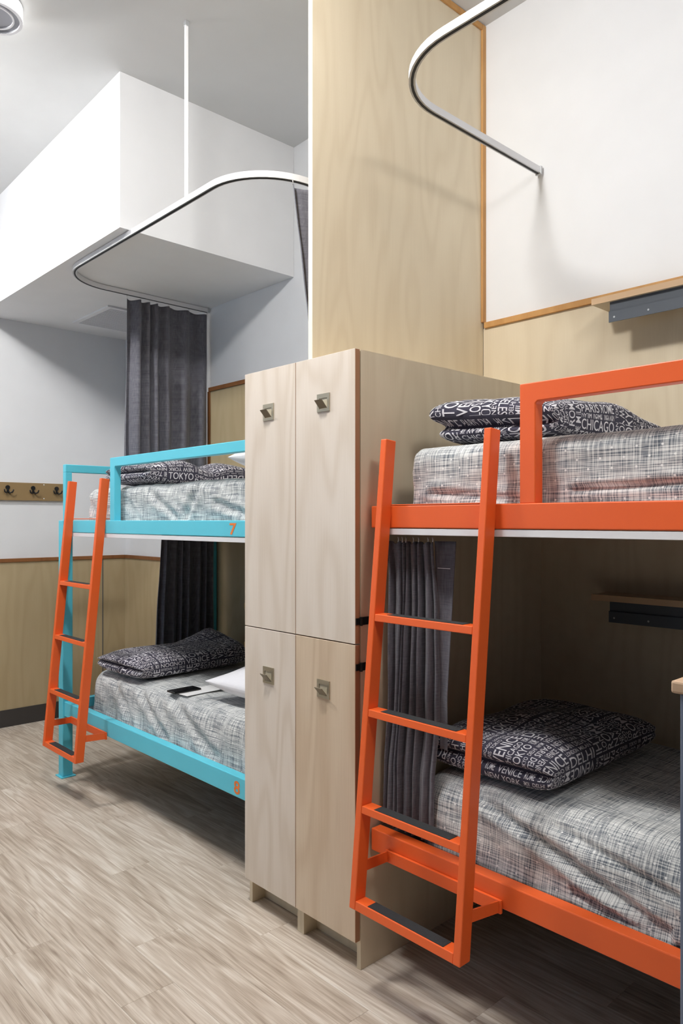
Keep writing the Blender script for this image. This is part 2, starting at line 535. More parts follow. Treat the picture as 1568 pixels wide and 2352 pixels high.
# ================================================================== BUNK BEDS
def ladder(name, label, yl, dz, group):
    """ladder with its right stile at y = yl; dz lowers it"""
    xf = lambda z: 1.4265 + 0.0972 * (z - dz)
    D, Wd, L = 0.042, 0.0225, 0.37
    zb, zt = 0.256 + dz, 1.587 + dz
    t = thing(name, label, 'ladder', (1.47, yl + L / 2, zb), group)
    for k, y0 in enumerate((yl, yl + L)):
        y1 = y0 + Wd
        # the top is cut square to the stile
        prism('stile', [(xf(zb), y0, zb), (xf(zb) + D, y0, zb), (xf(zb) + D, y1, zb), (xf(zb), y1, zb)],
              [(xf(zt), y0, zt + .002), (xf(zt) + D, y0, zt - .002), (xf(zt) + D, y1, zt - .002), (xf(zt), y1, zt + .002)], M['orange'], t, 0.0025)
    for i, z in enumerate((1.081, 0.811, 0.542, 0.281)):
        z1 = z + dz
        z0 = z1 - (0.021 if i < 3 else 0.025)
        a, b = yl + Wd + 0.0003, yl + L - 0.0003
        r = prism('rung', [(xf(z0) + .001, a, z0), (xf(z0) + D - .001, a, z0), (xf(z0) + D - .001, b, z0), (xf(z0) + .001, b, z0)],
                  [(xf(z1) + .001, a, z1), (xf(z1) + D - .001, a, z1), (xf(z1) + D - .001, b, z1), (xf(z1) + .001, b, z1)], M['orange'], t, 0.002)
        box('grip_strip', xf(z1) + .0045, xf(z1) + D - .004, yl + Wd + 0.035, yl + L - 0.045, z1 + 0.0001, z1 + 0.0012, M['grip'], r)
    # bracket reaching back to the lower rail
    zk0, zk1 = 0.348 + dz, 0.378 + dz
    xs = xf(0.36 + dz) + D
    for y0, y1 in ((yl + 0.004, yl - 0.016), (yl + L + 0.008, yl + L + 0.004)):
        prism('bracket_arm', [(xs - .006, y0, zk0), (xs - .006, y0 + .005, zk0), (1.5895, y1 + .005, zk0), (1.5895, y1, zk0)],
              [(xs - .006, y0, zk1), (xs - .006, y0 + .005, zk1), (1.5895, y1 + .005, zk1), (1.5895, y1, zk1)], M['orange'], t)
    box('bracket_bar', 1.590, 1.5985, yl - 0.022, yl + L + 0.014, zk0 - .002, zk1 + .002, M['orange'], t, 0.001)
    # flat plate hooked over the upper rail
    box('hook_plate', xf(1.395 + dz) + D - .004, 1.634, yl + Wd + .001, yl + L - .001, 1.3935 + dz, 1.397 + dz, M['orange'], t, 0.001)
    return t

def bunk(name, label, cat, mat, y0, y1, zu, zl, guard, foot_post):
    t = thing(name, label, cat, (1.62, (y0 + y1) / 2, 0.0), 'steel bunk beds')
    xr0, xr1, xk0, xk1 = 1.600, 1.640, 2.500, 2.540
    for (za, zb_, nm) in ((zu[0], zu[1], 'upper'), (zl[0], zl[1], 'lower')):
        o = box('side_rail', xr0, xr1, y0, y1, za, zb_, mat, t, 0.003)
        o['label'] = 'front %s rail of the bunk' % nm
        box('back_rail', xk0, xk1, y0, y1, za, zb_, mat, t, 0.003)
        box('bed_base', xr1 + .001, xk0 + .045 if not foot_post else xk0 - .001, y0 + .002, y1 - .002 if foot_post else 1.5985, za + .012, za + .028, M['steel_grey'], t)
    # white curtain rail under the front upper rail
    box('curtain_rail', 1.602, 1.630, y0 + .02, y1 - .055, zu[0] - .020, zu[0] - .0018, M['white_metal'], t, 0.001)
    # guard: post + top beam
    gy, gz0, gz1 = guard
    prof = [(y0, gz0), (gy - 0.051, gz0), (gy - 0.045, gz0 - .006), (gy - 0.045, zu[1] - .001), (gy, zu[1] - .001), (gy, gz1), (y0, gz1)]
    prism('guard_rail', [(1.603, a, b) for a, b in prof], [(1.637, a, b) for a, b in prof], mat, t, 0.0025)
    # corner posts
    if foot_post:
        for (px, nm) in ((1.592, 0), (2.492, 1)):
            p = box('post', px, px + 0.055, y1 + .0002, y1 + 0.0552, 0.006, zu[1], mat, t, 0.004)
            box('foot_plate', px - .012, px + .067, y1 - .012, y1 + .067, 0.0003, 0.006, mat, p, 0.001)
        for (za, zb_) in (zu, zl):
            box('end_rail', 1.6475, 2.4915, y1 + .008, y1 + .048, za, zb_, mat, t, 0.003)
        e = box('end_guard_beam', 1.612, 2.53, y1 + .010, y1 + .046, gz0, gz1, mat, t, 0.003)
        box('end_guard_post', 1.612, 1.647, y1 + .010, y1 + .046, zu[1] - .001, gz0 + .0003, mat, t, 0.003)
        box('end_guard_post', 2.495, 2.53, y1 + .010, y1 + .046, zu[1] - .001, gz0 + .0003, mat, t, 0.003)
    else:
        for px in (1.592, 2.492):
            p = box('post', px, px + 0.055, y0 - 0.0552, y0 - .0002, 0.006, zu[1], mat, t, 0.004)
            box('foot_plate', px - .012, px + .067, y0 - .067, y0 + .012, 0.0003, 0.006, mat, p, 0.001)
    return t

OZ, BZ = 0.0, -0.042
bunk_o = bunk('bunk_bed', 'orange steel bunk bed with guard rail, right of the plywood lockers', 'bunk bed', M['orange'], -0.35, 1.588, (1.328, 1.393), (0.356, 0.422), (1.067, 1.645, 1.692), False)
bunk_b = bunk('bunk_bed', 'turquoise steel bunk bed numbered 7 and 8, left of the lockers', 'bunk bed', M['blue'], 2.175, 3.855, (1.288, 1.350), (0.323, 0.400), (3.333, 1.604, 1.646), True)
ladder('ladder', 'orange steel ladder with black grip treads leaning on the orange bunk', 1.137, OZ, 'orange bunk ladders')
ladder('ladder', 'orange steel ladder leaning on the turquoise bunk at left', 3.374, -0.037, 'orange bunk ladders')

# ---------------------------------------------------------------- text meshes
TXT = {}
def text_mesh(s, bold=0.012, sub=True):
    key = (s, bold, sub)
    if key in TXT:
        return TXT[key]
    cu = bpy.data.curves.new('txt', 'FONT')
    cu.body = s
    cu.size = 1.0
    cu.offset = bold
    cu.resolution_u = 3
    ob = bpy.data.objects.new('txt', cu)
    COL.objects.link(ob)
    bpy.context.view_layer.update()
    dg = bpy.context.evaluated_depsgraph_get()
    me = bpy.data.meshes.new_from_object(ob.evaluated_get(dg))
    bm = bmesh.new()
    bm.from_mesh(me)
    bmesh.ops.remove_doubles(bm, verts=bm.verts, dist=1e-4)
    bmesh.ops.triangulate(bm, faces=bm.faces)
    if sub:
        for _ in range(2):
            es = [e for e in bm.edges if e.calc_length() > 0.30]
            if not es:
                break
            bmesh.ops.subdivide_edges(bm, edges=es, cuts=1)
            bmesh.ops.triangulate(bm, faces=bm.faces)
    bm.verts.ensure_lookup_table()
    V = np.array([(v.co.x, v.co.y) for v in bm.verts])
    F = np.array([[v.index for v in f.verts] for f in bm.faces])
    bm.free()
    bpy.data.objects.remove(ob, do_unlink=True)
    bpy.data.curves.remove(cu)
    bpy.data.meshes.remove(me)
    lo, hi = V.min(0), V.max(0)
    V = (V - lo) / (hi[1] - lo[1])
    # make every face point up (+z) in the sheet
    a, b, c = V[F[:, 0]], V[F[:, 1]], V[F[:, 2]]
    cr = (b[:, 0] - a[:, 0]) * (c[:, 1] - a[:, 1]) - (b[:, 1] - a[:, 1]) * (c[:, 0] - a[:, 0])
    F[cr < 0] = F[cr < 0][:, ::-1]
    TXT[key] = (V, F, (hi[0] - lo[0]) / (hi[1] - lo[1]))
    return TXT[key]

# numbers on the turquoise rails (read along -Y)
def rail_number(s, ya, yb, z0, z1, x):
    V, F, asp = text_mesh(s, 0.02, False)
    w = ya - yb
    P = np.c_[np.full(len(V), x), ya - V[:, 0] / V[:, 0].max() * w, z0 + V[:, 1] * (z1 - z0)]
    o = from_np('bunk_number', P, F, M['number'], bunk_b, False)
    o['label'] = 'orange number %s on the rail' % s
rail_number('7', 2.336, 2.292, 1.296, 1.340, 1.5993)
rail_number('8', 2.308, 2.270, 0.334, 0.384, 1.5993)

# ================================================================== MATTRESSES
def vnoise(x, y, z):
    return mnoise.noise(Vector((x, y, z)))

def mattress(name, label, x0, x1, y0, y1, z0, z1, r, seed, grooves=(), diag=0.5, amp=0.007, flare=0.0):
    """rounded block under a fitted sheet with drag wrinkles; grooves: (ya, za, yb, zb, width, depth) on the front face"""
    st = 0.013
    nx, ny, nz = int((x1 - x0) / 0.03), int((y1 - y0) / st), max(8, int((z1 - z0) / 0.010))
    V, F, UV = [], [], []
    inn = (x0 + r, x1 - r, y0 + r, y1 - r, z0 + 0.015, z1 - r)
    def put(q):
        c = Vector((min(max(q[0], inn[0]), inn[1]), min(max(q[1], inn[2]), inn[3]), min(max(q[2], inn[4]), inn[5])))
        d = Vector(q) - c
        if d.length < 1e-9:
            return Vector(q), Vector((0, 0, 1))
        n = d.normalized()
        rr = r if q[2] > inn[4] else min(r, 0.03)
        return c + n * min(rr, d.length), n
    idx = {}
    def add(q):
        k = (round(q[0], 5), round(q[1], 5), round(q[2], 5))
        if k in idx:
            return idx[k]
        p, n = put(q)
        x, y, z = p
        s = (z1 - z) + max(0, 0)
        # soft quilting sag + wrinkles
        h = 0.006 * vnoise(x * 3 + seed, y * 3, z * 3)
        front = max(0.0, -n.x)
        endf = abs(n.y)
        c_, s_ = math.cos(diag), math.sin(diag)
        a = y * c_ - z * s_ * 1.3
        bq = y * s_ + z * c_
        wr = vnoise(a * 5.0 + seed, bq * 15.0, seed * 1.7)
        wr = 1.0 - abs(wr) * 2.2
        h += amp * (0.35 * endf + front) * (wr - 0.4)
        h += amp * 0.5 * n.z * (1.0 - 2.4 * abs(vnoise(x * 3.0 + y * 2 + seed, y * 9.0 - x * 4, seed)) - 0.2) * max(0, n.z)
        for (ya, za, yb, zb, wd, dp) in grooves:
            dy, dz_ = yb - ya, zb - za
            L2 = dy * dy + dz_ * dz_
            tt = ((y - ya) * dy + (z - za) * dz_) / L2
            t2 = min(max(tt, 0), 1)
            sg = ((y - ya) * dz_ - (z - za) * dy) / math.sqrt(L2)
            ed = math.hypot(y - (ya + dy * t2), z - (za + dz_ * t2))
            if ed < 4 * wd:
                h -= dp * front * math.exp(-(ed / wd) ** 2)
                h += dp * 0.7 * front * math.exp(-((ed - 1.7 * wd) / wd) ** 2)
        p = p + n * h
        if flare:
            f = max(0.0, min(1.0, (z1 - r - z) / (z1 - z0)))
            p.x -= flare * f * front
        p.z = max(p.z, z0)
        idx[k] = len(V)
        V.append(p)
        return idx[k]
    def face_grid(fn, n1, n2, uvf, flip):
        for i in range(n1):
            for j in range(n2):
                qs = [fn(i / n1, j / n2), fn((i + 1) / n1, j / n2), fn((i + 1) / n1, (j + 1) / n2), fn(i / n1, (j + 1) / n2)]
                if flip:
                    qs.reverse()
                F.append([add(q) for q in qs])
                UV.extend([uvf(q) for q in qs])
    lx, ly, lz = x1 - x0, y1 - y0, z1 - z0
    face_grid(lambda a, b: (x0 + a * lx, y0 + b * ly, z1), nx, ny, lambda q: (q[0], q[1]), False)
    face_grid(lambda a, b: (x0 + a * lx, y0 + b * ly, z0), nx, ny, lambda q: (q[0], q[1]), True)
    face_grid(lambda a, b: (x0, y0 + a * ly, z0 + b * lz), ny, nz, lambda q: (x0 - (z1 - q[2]), q[1]), True)
    face_grid(lambda a, b: (x1, y0 + a * ly, z0 + b * lz), ny, nz, lambda q: (x1 + (z1 - q[2]), q[1]), False)
    face_grid(lambda a, b: (x0 + a * lx, y0, z0 + b * lz), nx, nz, lambda q: (q[0], y0 - (z1 - q[2])), False)
    face_grid(lambda a, b: (x0 + a * lx, y1, z0 + b * lz), nx, nz, lambda q: (q[0], y1 + (z1 - q[2])), True)
    o = from_np(name, [tuple(v) for v in V], F, M['sheet'], None, True, UV)
    return tag(o, label, 'mattress', 'mattresses in crosshatch sheets')

mattress('mattress', 'mattress in grey crosshatch sheet on the upper orange bunk', 1.652, 2.495, -0.33, 1.492, 1.357, 1.565, 0.045, 1.3,
         grooves=((1.40, 1.43, 1.05, 1.40, 0.010, 0.007), (0.95, 1.425, 0.60, 1.435, 0.008, 0.008)), diag=0.25, amp=0.004)
mattress('mattress', 'rumpled mattress in dotted grey sheet on the lower orange bunk', 1.672, 2.495, -0.33, 1.47, 0.385, 0.612, 0.085, 5.1,
         grooves=((1.26, 0.585, 0.72, 0.435, 0.014, 0.014), (1.02, 0.575, 0.62, 0.50, 0.010, 0.009), (0.95, 0.44, 0.55, 0.40, 0.010, 0.008)), diag=-0.30, amp=0.005, flare=0.030)
mattress('mattress', 'mattress in wrinkled pale sheet on the upper turquoise bunk', 1.652, 2.49, 2.20, 3.70, 1.317, 1.515, 0.045, 9.4,
         grooves=((3.05, 1.48, 2.80, 1.36, 0.018, 0.009), (2.64, 1.48, 2.74, 1.36, 0.022, 0.010), (2.50, 1.42, 2.25, 1.36, 0.016, 0.009)), diag=-0.5, amp=0.006)
mattress('mattress', 'mattress in creased grey sheet on the lower turquoise bunk', 1.660, 2.49, 2.20, 3.665, 0.352, 0.590, 0.07, 13.7,
         grooves=((3.42, 0.57, 3.20, 0.40, 0.020, 0.008), (3.17, 0.57, 2.88, 0.40, 0.020, 0.009), (2.86, 0.57, 2.50, 0.41, 0.024, 0.010)), diag=-0.9, amp=0.007, flare=0.02)

# ================================================================== PILLOWS
WORDS = ['TOKYO', 'LONDON', 'MILAN', 'PARIS', 'CHICAGO', 'LOS ANGELES', 'VENICE', 'DELHI', 'ROME', 'NEW YORK']

def spow(v, e):
    return np.sign(v) * np.abs(v) ** e

def pillow(name, label, cx, cy, zb, a, b, c, rot, deform=None, words=True, seed=1, e=0.5, ku=5.0, crease=0.02, big=1.0, group='city print pillows', mats=None, lump=0.004, chh=0.0):
    rng = np.random.RandomState(seed)
    ph = rng.rand(6) * 6.28
    ca, sa = math.cos(rot), math.sin(rot)
    def F(s, u):
        k = np.maximum(0.0, 1 - np.abs(u) ** ku) ** (1 / ku)
        y = b * spow(np.cos(s), e) * (1 - 0.03 * (1 - np.abs(u) ** 2))
        h = spow(np.sin(s), e)
        z = c * h * k
        x = a * u
        hh = h * k
        ss = np.clip((np.abs(u) - 0.72) / 0.28, 0, 1)
        x = x - np.sign(u) * crease * np.exp(-((hh - chh) / 0.20) ** 2) * ss
        # dome + soft lumps
        top = np.clip(hh, 0, 1)
        z = z - 0.22 * c * top * ((x / a) ** 2 + (y / b) ** 2) * 0.8
        z = z + lump * top * (np.sin(x * 19 + ph[0] + 3 * np.sin(y * 9 + ph[1])) + np.sin(y * 23 + ph[2] + 2 * np.sin(x * 11 + ph[3])))
        z = z + c
        if deform is not None:
            x, y, z = deform(x, y, z, hh)
        X = cx + x * ca - y * sa
        Y = cy + x * sa + y * ca
        return np.stack([X, Y, zb + z], -1)
    # arc length tables
    ss = np.linspace(0, 2 * PI, 2001)
    P = np.stack([b * spow(np.cos(ss), e), c * spow(np.sin(ss), e)], -1)
    sl = np.r_[0, np.cumsum(np.hypot(*np.diff(P, axis=0).T))]
    uu = np.sin(np.linspace(-PI / 2, PI / 2, 1201))
    k = np.maximum(0.0, 1 - np.abs(uu) ** ku) ** (1 / ku)
    Q = np.stack([a * uu, c * k], -1)
    ul = np.r_[0, np.cumsum(np.hypot(*np.diff(Q, axis=0).T))]
    Ls, Lu = sl[-1], ul[-1]
    ns, nu = 96, 80
    S = np.interp(np.linspace(0, Ls, ns, endpoint=False), sl, ss)
    U = np.interp(np.linspace(0, Lu, nu + 1), ul, uu)
    SS, UU = np.meshgrid(S, U)
    V = F(SS.ravel(), UU.ravel())
    Fc = []
    for i in range(nu):
        for j in range(ns):
            j2 = (j + 1) % ns
            Fc.append((i * ns + j, i * ns + j2, (i + 1) * ns + j2, (i + 1) * ns + j))
    root = thing(name, label, 'pillow', (cx, cy, zb), group)
    m_c, m_t = mats or (M['pillow'], M['letter'])
    from_np('pillowcase', V, Fc, m_c, root)
    if not words:
        return root
    # sheet coordinates: q along X (0..Lu), p around the loop (0..Ls); p runs +Y side -> top -> -Y side -> underside
    VV, FF, base = [], [], 0
    def place(word, q0, p0, w, h, rotk):
        nonlocal base
        T, TF, asp = text_mesh(word, 0.008)
        t = T.copy()
        t[:, 0] /= t[:, 0].max()
        if rotk == 0:
            qq, pp = q0 + t[:, 0] * w, p0 + h - t[:, 1] * h
        elif rotk == 2:
            qq, pp = q0 + w - t[:, 0] * w, p0 + t[:, 1] * h
        elif rotk == 1:
            qq, pp = q0 + w - t[:, 1] * w, p0 + h - t[:, 0] * h
        else:
            qq, pp = q0 + t[:, 1] * w, p0 + t[:, 0] * h
        uo = np.interp(qq, ul, uu)
        so = np.interp(np.mod(pp, Ls), sl, ss)
        d = 1e-3
        p_ = F(so, uo)
        du = F(so, np.clip(uo + d, -1, 1)) - F(so, np.clip(uo - d, -1, 1))
        ds = F(so + d, uo) - F(so - d, uo)
        n = np.cross(du, ds)
        ln = np.linalg.norm(n, axis=1, keepdims=True)
        n = n / np.maximum(ln, 1e-12)
        cen = np.array([cx, cy, zb + c])
        sg = np.sign((n * (p_ - cen) / np.array([a, a, c])).sum(1, keepdims=True))
        VV.append(p_ + n * sg * 0.0011)
        FF.append(TF + base)
        base += len(T)
    rr = random.Random(seed)
    def fill(q0, p0, w, h, vert):
        """fill a block with rows of words"""
        g = 0.005
        if not vert:
            p = p0
            while p < p0 + h - 0.008:
                rh = min(rr.choice([0.017, 0.023, 0.031, 0.040]) * big, p0 + h - p)
                if p0 + h - p - rh < 0.012:
                    rh = p0 + h - p
                q = q0
                while q < q0 + w - 0.015:
                    wd = rr.choice(WORDS)
                    asp = text_mesh(wd, 0.008)[2]
                    ww = (rh - g) * asp * 0.95
                    rem = q0 + w - q
                    if ww > rem or rem - ww < 0.03:
                        ww = rem - g
                        if ww / ((rh - g) * asp) < 0.5:
                            wd = 'ROME'
                    place(wd, q + g / 2, p + g / 2, ww - g, rh - g, rr.choice([0, 0, 2]))
                    q += ww + g
                p += rh
        else:
            q = q0
            while q < q0 + w - 0.008:
                rh = min(rr.choice([0.017, 0.023, 0.031, 0.040]) * big, q0 + w - q)
                if q0 + w - q - rh < 0.012:
                    rh = q0 + w - q
                p = p0
                while p < p0 + h - 0.015:
                    wd = rr.choice(WORDS)
                    asp = text_mesh(wd, 0.008)[2]
                    ww = (rh - g) * asp * 0.95
                    rem = p0 + h - p
                    if ww > rem or rem - ww < 0.03:
                        ww = rem - g
                        if ww / ((rh - g) * asp) < 0.5:
                            wd = 'ROME'
                    place(wd, q + g / 2, p + g / 2, rh - g, ww - g, rr.choice([1, 1, 3]))
                    p += ww + g
                q += rh
    nb_q = max(3, round(Lu / (0.15 * big)))
    nb_p = max(4, round(Ls / (0.125 * big)))
    for i in range(nb_q):
        for j in range(nb_p):
            fill(i * Lu / nb_q, j * Ls / nb_p, Lu / nb_q, Ls / nb_p, (i + j + rr.randint(0, 1)) % 2 == 0)
    o = from_np('printed_lettering', np.concatenate(VV), np.concatenate(FF), m_t, root, False)
    o['label'] = 'white printed city names'
    return root

# lower orange bunk: folded pillow lying at the head end
def sag_none(x, y, z, h):
    return x, y, z
pillow('pillow', 'folded dark pillow printed with city names on the lower orange bunk', 2.03, 1.265, 0.618, 0.325, 0.215, 0.062, 0.02, None, True, 11, 0.5, 5.0, 0.022)
def up_def(x, y, z, h):
    # front top-left corner pulled up into an ear, far end lower
    f = np.clip((-x + 0.05) / 0.35, 0, 1)
    z = z * (1.0 + 0.22 * f * np.clip(y / 0.2, -0.6, 1))
    z = z * (1.0 - 0.25 * np.clip(x / 0.32, 0, 1))
    y = y - 0.030 * np.exp(-((h + 0.30) / 0.20) ** 2) * np.clip((y / 0.21 - 0.6) / 0.4, 0, 1)
    y = y + 0.016 * np.clip((y / 0.21 - 0.5) * 2, 0, 1) * f * np.clip(h, 0, 1)
    return x, y, z
pillow('pillow', 'plump dark pillow printed with city names on the upper orange bunk', 2.075, 1.258, 1.574, 0.34, 0.212, 0.070, -0.02, up_def, True, 23, 0.40, 4.5, 0.036, big=1.2, chh=-0.3)
def bl_def(x, y, z, h):
    z = z + 0.11 * np.clip((x - 0.08) / 0.30, 0, 1) ** 1.6 * np.clip((y + 0.25) / 0.4, 0, 1) * np.clip(h + 1, 0, 1) 
    return x, y, z
pillow('pillow', 'dark city print pillow beside the phone on the lower turquoise bunk', 1.985, 3.385, 0.594, 0.325, 0.215, 0.055, 0.03, bl_def, True, 31, 0.5, 5.0, 0.022)
def bu_def(x, y, z, h):
    z = z * (1.0 - 0.35 * np.exp(-((x - 0.02) / 0.07) ** 2))
    return x, y, z
pillow('pillow', 'city print pillow with a dented middle on the upper turquoise bunk', 2.06, 3.42, 1.523, 0.34, 0.225, 0.064, 0.0, bu_def, True, 47, 0.45, 4.0, 0.025)
pillow('pillow', 'plain white pillow on the lower turquoise bunk, cut off by the locker', 2.04, 2.51, 0.594, 0.31, 0.20, 0.080, 0.06, None, False, 5, 1.0, 2.2, 0.0, group='plain white pillows', mats=(M['white_cloth'], None))
pillow('pillow', 'plain white pillow on the upper turquoise bunk, just showing beside the locker', 2.03, 2.37, 1.523, 0.30, 0.17, 0.085, 0.0, None, False, 6, 1.0, 2.2, 0.0, group='plain white pillows', mats=(M['white_cloth'], None))

# phone and paper
ph = thing('phone', 'black phone lying on a white sheet of paper', 'phone', (1.715, 2.885, 0.588))
def rot_box(name, cx, cy, lx, ly, z0, z1, ang, mat, parent, bev):
    bm = box_bm(bmesh.new(), -lx / 2, lx / 2, -ly / 2, ly / 2, z0, z1, bev)
    bmesh.ops.rotate(bm, verts=bm.verts, cent=(0, 0, 0), matrix=Matrix.Rotation(ang, 3, 'Z'))
    bmesh.ops.translate(bm, verts=bm.verts, vec=(cx, cy, 0))
    return from_bm(name, bm, mat, parent)
ZP = 0.5965
body = rot_box('phone_body', 1.735, 2.885, 0.135, 0.068, ZP + .001, ZP + .009, 0.02, M['phone'], ph, 0.003)
rot_box('screen', 1.735, 2.885, 0.127, 0.061, ZP + .009, ZP + .0094, 0.02, M['phone'], ph, 0.0)
pp = rot_box('paper_sheet', 1.79, 2.85, 0.20, 0.105, ZP - .0008, ZP + .0006, 0.06, M['paper'], None, 0.0)
tag(pp, 'small white sheet of paper under the phone', 'paper')

# ================================================================== LOCKERS
def locker(label, y0, y1, hinge_right):
    t = thing('locker', label, 'locker', (1.9, (y0 + y1) / 2, 0), 'birch plywood lockers')
    xf, xb, zt, th = 1.566, XB - 0.0008, 1.863, 0.016
    for a, b in ((y0, y0 + th), (y1 - th, y1)):
        box('side_panel', xf, xb, a, b, 0.0005, zt, M['birch'], t)
    box('top_panel', xf + .002, xb, y0 + th, y1 - th, zt - th, zt, M['birch'], t)
    box('back_panel', xb - .008, xb, y0 + th, y1 - th, 0.09, zt - th, M['birch'], t)
    for z in (0.09, 0.971):
        box('shelf', xf + .002, xb - .008, y0 + th, y1 - th, z, z + th, M['birch'], t)
    box('toe_kick', xf + .055, xf + .067, y0 + th, y1 - th, 0.001, 0.0895, M['birch'], t)
    for (z0, z1, hz) in ((0.0895, 0.9775, 0.8245), (0.981, 1.864, 1.7175)):
        d = box('door', 1.5435, 1.5635, y0 + .0012, y1 - .0012, z0, z1, M['birch_warm'] if (hinge_right and z0 < .5) else M['birch_door'], t, 0.0008, 1)
        eb = box('edge_band', 1.5445, 1.5625, y0 + .0004, y0 + .0013, z0 + .001, z1 - .001, M['edge_brown'], d)
        # flap pull: plate with a window and a hinged flap standing out
        yc = (y0 + y1) / 2 + 0.0015
        hw, hh = 0.029, 0.028
        x0, x1 = 1.5402, 1.5434
        bm = bmesh.new()
        for (ya, yb, za, zb_) in ((-hw, hw, 0.014, hh), (-hw, hw, -hh, -0.020), (-hw, -0.019, -0.020, 0.014), (0.019, hw, -0.020, 0.014)):
            box_bm(bm, x0, x1, yc + ya, yc + yb, hz + za, hz + zb_)
        bmesh.ops.remove_doubles(bm, verts=bm.verts, dist=1e-6)
        h = from_bm('pull_plate', bm, M['nickel'], d)
        box('pull_recess', x1 - .0008, x1 - .0002, yc - .019, yc + .019, hz - .020, hz + .014, M['nickel_dark'], d)
        prism('pull_flap', [(x0, yc - .017, hz - .018), (x0 + .002, yc - .017, hz - .018), (x0 + .002, yc + .017, hz - .018), (x0, yc + .017, hz - .018)],
              [(x0 - .022, yc - .017, hz + .006), (x0 - .020, yc - .017, hz + .007), (x0 - .020, yc + .017, hz + .007), (x0 - .022, yc + .017, hz + .006)], M['nickel_flap'], d)
    return t
lk_r = locker('birch locker column beside the orange bunk, right of the pair', 1.599, 1.8790, True)
lk_l = locker('birch locker column beside the turquoise bunk, left of the pair', 1.8795, 2.161, False)
# hinges on the outer sides
def hinge(parent, y, sgn, z, mat):
    bm = bmesh.new()
    box_bm(bm, 1.566, 1.603, min(y, y + sgn * .004), max(y, y + sgn * .004), z - .012, z + .012, 0.001)
    from_bm('hinge_leaf', bm, mat, parent)
    bm = cyl_bm(bmesh.new(), (1.5630, y + sgn * .005, z - .013), (1.5630, y + sgn * .005, z + .013), 0.005, 12)
    box_bm(bm, 1.5440, 1.5600, min(y + sgn * .0005, y + sgn * .004), max(y + sgn * .0005, y + sgn * .004), z - .010, z + .010, 0.001)
    from_bm('hinge_barrel', bm, mat, parent)
for z in (1.048, 0.911):
    hinge(lk_r, 1.599, -1, z, M['black_metal'])
for z in (1.048, 0.911):
    hinge(lk_l, 2.161, 1, z, M['brass'])

# ================================================================== CURTAIN TRACKS
def arc_path(pts, rad, n=14):
    """polyline in XY with rounded corners"""
    out = [Vector(pts[0])]
    for i in range(1, len(pts) - 1):
        p0, p1, p2 = Vector(pts[i - 1]), Vector(pts[i]), Vector(pts[i + 1])
        d1, d2 = (p0 - p1).normalized(), (p2 - p1).normalized()
        a, b = p1 + d1 * rad, p1 + d2 * rad
        cen = p1 + (d1 + d2) * rad
        for k in range(n + 1):
            t = k / n * PI / 2
            out.append(cen - d2 * rad * math.cos(t) - d1 * rad * math.sin(t))
    out.append(Vector(pts[-1]))
    return out

def sweep(name, path, w, z0, z1, mat, parent):
    V, F = [], []
    n = len(path)
    for i, p in enumerate(path):
        t = (path[min(i + 1, n - 1)] - path[max(i - 1, 0)]).normalized()
        q = Vector((-t.y, t.x)) * w / 2
        V += [(p.x + q.x, p.y + q.y, z0), (p.x - q.x, p.y - q.y, z0), (p.x - q.x, p.y - q.y, z1), (p.x + q.x, p.y + q.y, z1)]
    for i in range(n - 1):
        for k in range(4):
            F.append((i * 4 + k, i * 4 + (k + 1) % 4, i * 4 + 4 + (k + 1) % 4, i * 4 + 4 + k))
    F.append((3, 2, 1, 0))
    F.append(tuple((n - 1) * 4 + k for k in range(4)))
    bm = bmesh.new()
    vs = [bm.verts.new(v) for v in V]
    for f in F:
        bm.faces.new([vs[k] for k in f])
    bmesh.ops.recalc_face_normals(bm, faces=bm.faces)
    return from_bm(name, bm, mat, parent)

def track(label, pts, rad, z0, z1, rods, ends):
    t = thing('curtain_track', label, 'curtain track', (pts[1][0], (pts[0][1] + pts[-1][1]) / 2, z0), 'curved curtain tracks')
    path = arc_path(pts, rad)
    sweep('track_rail', path, 0.021, z0, z1, M['white_metal'], t)
    sweep('track_slot', path, 0.0080, z0 - 0.0016, z0 - 0.0002, M['black'], t)
    sweep('track_lip', path, 0.0206, z0 - 0.0001, z0 + .004, M['alu'], t).scale = (1, 1, 1)
    for (x, y) in rods:
        box('drop_rod', x - .006, x + .006, y - .006, y + .006, z1 + .0002, ceil_z(y) - .001, M['white_metal'], t, 0.001)
        box('rod_socket', x - .008, x + .008, y - .008, y + .008, ceil_z(y) - .022, ceil_z(y) - .0008, M['alu'], t, 0.001)
    for (x, y) in ends:
        box('end_cap', x - .012, x - .0006, y - .013, y + .013, z0 - .004, z1 + .004, M['alu'], t, 0.002)
    return t
track('curved white curtain track around the turquoise bunk, hung from a ceiling rod', [(XB - .002, 2.19), (1.607, 2.19), (1.607, 3.955), (XB - .002, 3.955)], 0.27, 2.640, 2.664, [(1.607, 2.655)], [(XB, 2.19), (XB, 3.955)])
track('curved curtain track above the orange bunk, fixed to the white wall', [(1.632, -0.42), (1.632, 1.607), (XB - .002, 1.607)], 0.28, 2.702, 2.726, [(1.632, 1.06)], [(XB, 1.607)])

